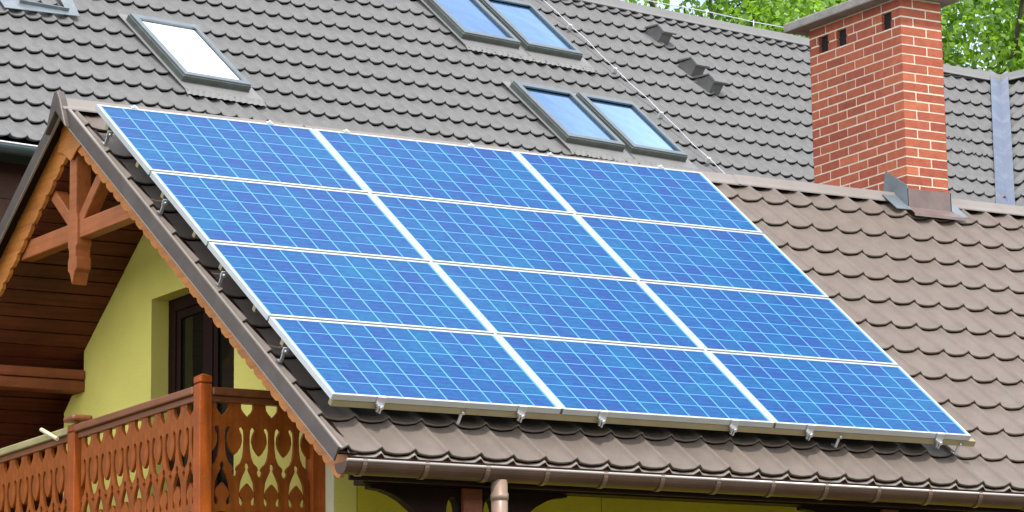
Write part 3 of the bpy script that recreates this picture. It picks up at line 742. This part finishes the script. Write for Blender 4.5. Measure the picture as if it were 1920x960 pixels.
# back slope and ridge
def ridge_line(A, B, Nf, Uf, nm='ridge_cap'):
    m_ = MB(); d = (B - A); L_ = d.length; d.normalize(); n_ = max(1, int(L_ / 1.9)); up = V(0, 0, 1)
    hb_ = up.cross(d).normalized()
    if hb_.dot(Uf) < 0: hb_ = -hb_
    for k in range(n_):
        a, b_ = A + d * (L_ * k / n_), A + d * (L_ * (k + 1) / n_ + .03); lf = up * (.003 * (k % 2))
        pr = [Nf * .022 - Uf * .13, Nf * .03 - Uf * .08, hb_ * -.03 + up * .055, hb_ * .03 + up * .055, hb_ * .14 - up * .06]
        for q, s_ in zip(pr[:-1], pr[1:]): m_.quad(a + q + lf, b_ + q + lf, b_ + s_ + lf, a + s_ + lf)
        m_.quad(a + pr[0] - Nf * .012, b_ + pr[0] - Nf * .012, b_ + pr[0], a + pr[0])
    return m_.build(nm, M['ridge_grey'], main)
hinge_top = B3(HINGE, RB)
ridge_line(B3(-14, RB), hinge_top, NB, UB)
rt2 = va_ + V(0, 0, 0)
ridge_line(hinge_top, va_ + U2 * .02, N2, U2)
ridge_line(va_ + UC * .02, va_ + XC * 7, nC, UC)
m_ = MB(); UBk = V(-UB.x, -UB.y, UB.z)
m_.quad(B3(-14, RB), B3(-14, RB) - UBk * 7, hinge_top - UBk * 7, hinge_top); m_.quad(hinge_top, hinge_top - UBk * 7, va_ - UBk * 7, va_)
UCk = V(-UC.x, -UC.y, UC.z); m_.quad(va_, va_ - UCk * 7, va_ + XC * 7 - UCk * 7, va_ + XC * 7)
m_.build('roof_slope', M['tile_grey'], main)
# walls of the main house
def wallbox(a0_, a1_):
    e = B3(0, b_e); hx = V(-sin(yB), cos(yB), 0)
    m_ = MB()
    for k in range(44):
        z = -6 + k * .235
        if z + .235 > e.z - .05: break
        m_.box(V(0, 0, z) + V(B3(a0_, b_e).x, B3(a0_, b_e).y, 0) + hx * .55, XB * (a1_ - a0_), hx * .2, V(0, 0, .23))
    m_.box(V(0, 0, -6) + V(B3(a0_, b_e).x, B3(a0_, b_e).y, 0) + hx * .57, XB * (a1_ - a0_), hx * 6, V(0, 0, 6 + e.z - .1))
    return m_
wallbox(-13.5, 14).build('wall', M['cladding'], main)
# gutter of the main house
m_ = MB(); gb0, gb1 = B3(-14, b_e - .03, -.10), B3(9, b_e - .03, -.10); gd = (gb1 - gb0).normalized(); hy = V(-sin(yB), cos(yB), 0)
for k in range(12):
    a0_, a1_ = pi + pi * k / 12, pi + pi * (k + 1) / 12
    f_ = lambda o, a_, r_: o + hy * (cos(a_) * r_ - .04) + V(0, 0, sin(a_) * r_)
    m_.quad(f_(gb0, a0_, .075), f_(gb1, a0_, .075), f_(gb1, a1_, .075), f_(gb0, a1_, .075), sm=True)
    m_.quad(f_(gb0, a1_, .069), f_(gb1, a1_, .069), f_(gb1, a0_, .069), f_(gb0, a0_, .069), sm=True)
gm = m_.build('gutter', M['gutter_green'], main)
m_ = MB(); m_.tube([gb0 - hy * .115 + V(0, 0, .006), gb1 - hy * .115 + V(0, 0, .006)], .011, 8); m_.build('gutter_bead', M['wire'], gm)
# roof windows
def roof_window(a0_, a1_, b0_, b1_, gl='sky_glass', label=None):
    rw = empty('roof_window', (0, 0, 6)); rw.parent = main
    if label: rw['label'] = label
    W2, H2 = a1_ - a0_, b1_ - b0_
    f1 = MB()                                            # flashing skirt
    f1.prism([(a0_ - .035, b0_ - .14), (a1_ + .10, b0_ - .14), (a1_ + .10, b1_ + .12), (a0_ - .035, b1_ + .12)], [[(a0_ + .01, b0_ + .01), (a1_ - .01, b0_ + .01), (a1_ - .01, b1_ - .01), (a0_ + .01, b1_ - .01)]], P0B + NB * .018, XB, UB, NB, .006)
    n_ = 26
    for k in range(n_):                                  # crumpled apron
        u0 = a0_ - .035 + (W2 + .135) * k / n_; u1 = a0_ - .035 + (W2 + .135) * (k + 1) / n_; h0, h1 = .016 * (k % 2), .016 * ((k + 1) % 2)
        f1.quad(B3(u0, b0_ - .22, .002 + h0 * .6), B3(u1, b0_ - .22, .002 + h1 * .6), B3(u1, b0_ - .13, .025), B3(u0, b0_ - .13, .025))
    f1.build('flashing', M['ridge_grey'], rw)
    k1 = MB(); k1.prism([(a0_, b0_), (a1_, b0_), (a1_, b1_), (a0_, b1_)], [[(a0_ + .055, b0_ + .055), (a1_ - .055, b0_ + .055), (a1_ - .055, b1_ - .055), (a0_ + .055, b1_ - .055)]], P0B - NB * .02, XB, UB, NB, .105)
    k1.build('kerb', M['window_side'], rw, .004)
    k2 = MB(); k2.prism([(a0_ + .014, b0_ + .010), (a1_ - .004, b0_ + .010), (a1_ - .004, b1_ - .002), (a0_ + .014, b1_ - .002)], [[(a0_ + .078, b0_ + .075), (a1_ - .055, b0_ + .075), (a1_ - .055, b1_ - .085), (a0_ + .078, b1_ - .085)]], P0B + NB * .0852, XB, UB, NB, .020)
    k2.build('frame', M['window_alu'], rw, .004)
    k3 = MB(); k3.box(B3(a0_ + .01, b0_ - .006, .055), XB * (W2 - .02), UB * .03, NB * .035); k3.build('sill_bar', M['window_side'], rw, .003)
    g_ = MB(); g_.box(B3(a0_ + .06, b0_ + .06, .066), XB * (W2 - .12), UB * (H2 - .12), NB * .010); g_.build('glass', M[gl], rw)
roof_window(-2.03, -1.235, -.62, .59, 'white_pane', 'roof window with bright white pane')
for a, b_ in ((2.85, 3.66), (3.76, 4.56)):
    roof_window(a, b_, -.575, .60); roof_window(a, b_, 1.645, 2.83)
roof_window(-3.30, -2.62, 1.30, 2.48, 'sky_glass', 'roof window at the edge with wide lead apron')
m_ = MB(); m_.prism([(-3.52, .36), (-2.63, .46), (-2.50, .95), (-2.66, .95), (-2.73, .60), (-3.28, .58), (-3.30, .9), (-3.46, .9)], [], P0B + NB * .030, XB, UB, NB, .006)
m_.box(B3(-3.28, .52, .02), XB * .55, UB * .012, NB * .05)
m_.build('lead_apron', M['lead'], main)
# tile vents
for (a, b_) in ((6.44, 2.66), (6.40, 1.87), (6.41, 1.49)):
    vt = empty('roof_vent', (0, 0, 6)); vt.parent = main
    wv_ = .16; h_ = .18; d_ = .26
    m_ = MB()
    m_.prism([(b_, -.03), (b_, h_ - .03), (b_ + .12, h_ - .03), (b_ + d_, .01), (b_ + d_, -.03)], [], P0B + XB * a, UB, NB, XB, wv_); m_.build('vent_box', M['tile_grey'], vt)
    m_ = MB(); c_ = V(0, 0, 0)
    m_.prism([(b_ - .035, h_ - .03 - .012), (b_ - .035, h_ - .03 + .010), (b_ + .12, h_ - .005), (b_ + d_ + .03, .035), (b_ + d_ + .03, .012), (b_ + .12, h_ - .025)], [], P0B + XB * (a - .02), UB, NB, XB, wv_ + .04); m_.build('hood', M['tile_grey'], vt)
# lightning conductor lying down the slope and along the ridge
lc = empty('lightning_conductor', (0, 0, 6)); lc.parent = main
m_ = MB(); pts_ = [B3(4.985 - .012 * sin(k * 1.3), 3.5 - k * .33, .055 - .010 * (k % 2)) for k in range(18)]
m_.tube(pts_, .0045, 6); m_.build('wire', M['wire'], lc)
for k in (3, 6, 9, 12):
    m_ = MB(); m_.box(B3(4.955, 3.5 - k * .33, .0), XB * .05, UB * .03, NB * .06); m_.build('wire_clip', M['wire'], lc)
m_ = MB(); pr = []
for k in range(0, 32):
    a = -14 + k * (HINGE + 13.5) / 31; pr.append(B3(a, RB) + V(0, 0, .145 - (.012 if k % 2 else 0)))
m_.tube(pr, .0065, 6); m_.build('wire', M['wire'], lc)
for k in range(0, 32):
    m_ = MB(); q = B3(-14 + k * (HINGE + 13.5) / 31, RB); m_.tube([q + V(0, 0, .04), q + V(0, 0, .16)], .007, 6); m_.build('wire_stand', M['wire'], lc)

# ================================================================== TREES
def leaf_mat(name, c0, c1):
    m = bpy.data.materials.new(name); m.use_nodes = True; t = m.node_tree; b = t.nodes['Principled BSDF']; N = t.nodes
    a = N.new('ShaderNodeAttribute'); a.attribute_name = 'tint'; rp = N.new('ShaderNodeValToRGB'); e = rp.color_ramp.elements
    e[0].color = (*c0, 1); e[1].color = (*c1, 1); t.links.new(a.outputs['Fac'], rp.inputs['Fac']); t.links.new(rp.outputs['Color'], b.inputs['Base Color'])
    b.inputs['Roughness'].default_value = .5
    tr = N.new('ShaderNodeBsdfTranslucent'); mx_ = N.new('ShaderNodeMixShader'); mx_.inputs[0].default_value = .45
    br = N.new('ShaderNodeMix'); br.data_type = 'RGBA'; br.blend_type = 'MULTIPLY'; br.inputs['Factor'].default_value = 1; br.inputs['B'].default_value = (1.5, 1.6, .7, 1)
    t.links.new(rp.outputs['Color'], br.inputs['A']); t.links.new(br.outputs['Result'], tr.inputs['Color'])
    t.links.new(b.outputs['BSDF'], mx_.inputs[1]); t.links.new(tr.outputs['BSDF'], mx_.inputs[2]); t.links.new(mx_.outputs['Shader'], N['Material Output'].inputs['Surface'])
    return m
LM = leaf_mat('tree_leaves', (.035, .10, .01), (.34, .54, .06))
def tree(x_, y_, hgt, rad, seed, label, dens=1.0, leaf=.078):
    rnd = random.Random(seed); root = empty('broadleaf_tree', (x_, y_, -6)); tag(root, label, 'tree', 'trees behind the main house')
    tk = MB(); top = V(x_, y_, -6 + hgt * .55)
    tk.tube([(x_, y_, -6), (x_ + .1, y_, -6 + hgt * .2), (x_ - .1, y_ + .1, -6 + hgt * .4), tuple(top)], [.42, .32, .26, .2], 10)
    clumps = []
    for k in range(46):
        th, ph = rnd.uniform(0, 2 * pi), math.acos(rnd.uniform(-.75, 1)); r_ = rad * rnd.uniform(.45, 1.0)
        c = V(x_ + cos(th) * sin(ph) * r_, y_ + sin(th) * sin(ph) * r_, -6 + hgt * .70 + cos(ph) * r_ * .85); clumps.append((c, rnd.uniform(.5, 1.15) * rad * .26))
        if k % 2 == 0:
            mid = top.lerp(c, .5) + V(rnd.uniform(-.3, .3), rnd.uniform(-.3, .3), .3)
            tk.tube([top - V(0, 0, rnd.uniform(0, hgt * .15)), mid, c], [.12, .07, .03], 6)
    tk.build('trunk', M['leaf_bark'], root)
    lf = MB()
    for (c, cr) in clumps:
        base = rnd.uniform(.2, .8)
        for q in range(int(700 * dens)):
            d = V(rnd.gauss(0, 1), rnd.gauss(0, 1), rnd.gauss(0, .8)); d = d.normalized() * cr * (rnd.random() ** .45) * 1.25
            pnt = c + d; nrm = (d.normalized() + V(rnd.gauss(0, .7), rnd.gauss(0, .7), .5 + rnd.gauss(0, .6))).normalized()
            a = nrm.orthogonal().normalized(); a = Matrix.Rotation(rnd.uniform(0, 6.3), 3, nrm) @ a; b_ = nrm.cross(a); s_ = leaf * rnd.uniform(.6, 1.35)
            lf.quad(pnt - a * s_, pnt - b_ * s_ * .55, pnt + a * s_, pnt + b_ * s_ * .55); lf.col.append(min(1, max(0, base + rnd.gauss(0, .22))))
    lf.build('crown', LM, root)
TREES = [(26.6, 42.0, 28.5, 5.0, 1, 'broadleaf tree leftmost behind the grey ridge', 1.0), (30.6, 39.5, 28.0, 4.6, 2, 'broadleaf tree behind the grey ridge just left of the chimney', 1.1),
         (34.0, 40.5, 27.5, 2.6, 3, 'thin broadleaf tree directly behind the chimney', .7), (34.6, 36.8, 27.5, 3.6, 4, 'broadleaf tree right of the chimney above the valley', .8),
         (39.2, 36.4, 28, 4.2, 5, 'broadleaf tree rightmost above the side wing', .9)]
for t_ in TREES: tree(t_[0], t_[1], t_[2], t_[3], t_[4], t_[5], t_[6])
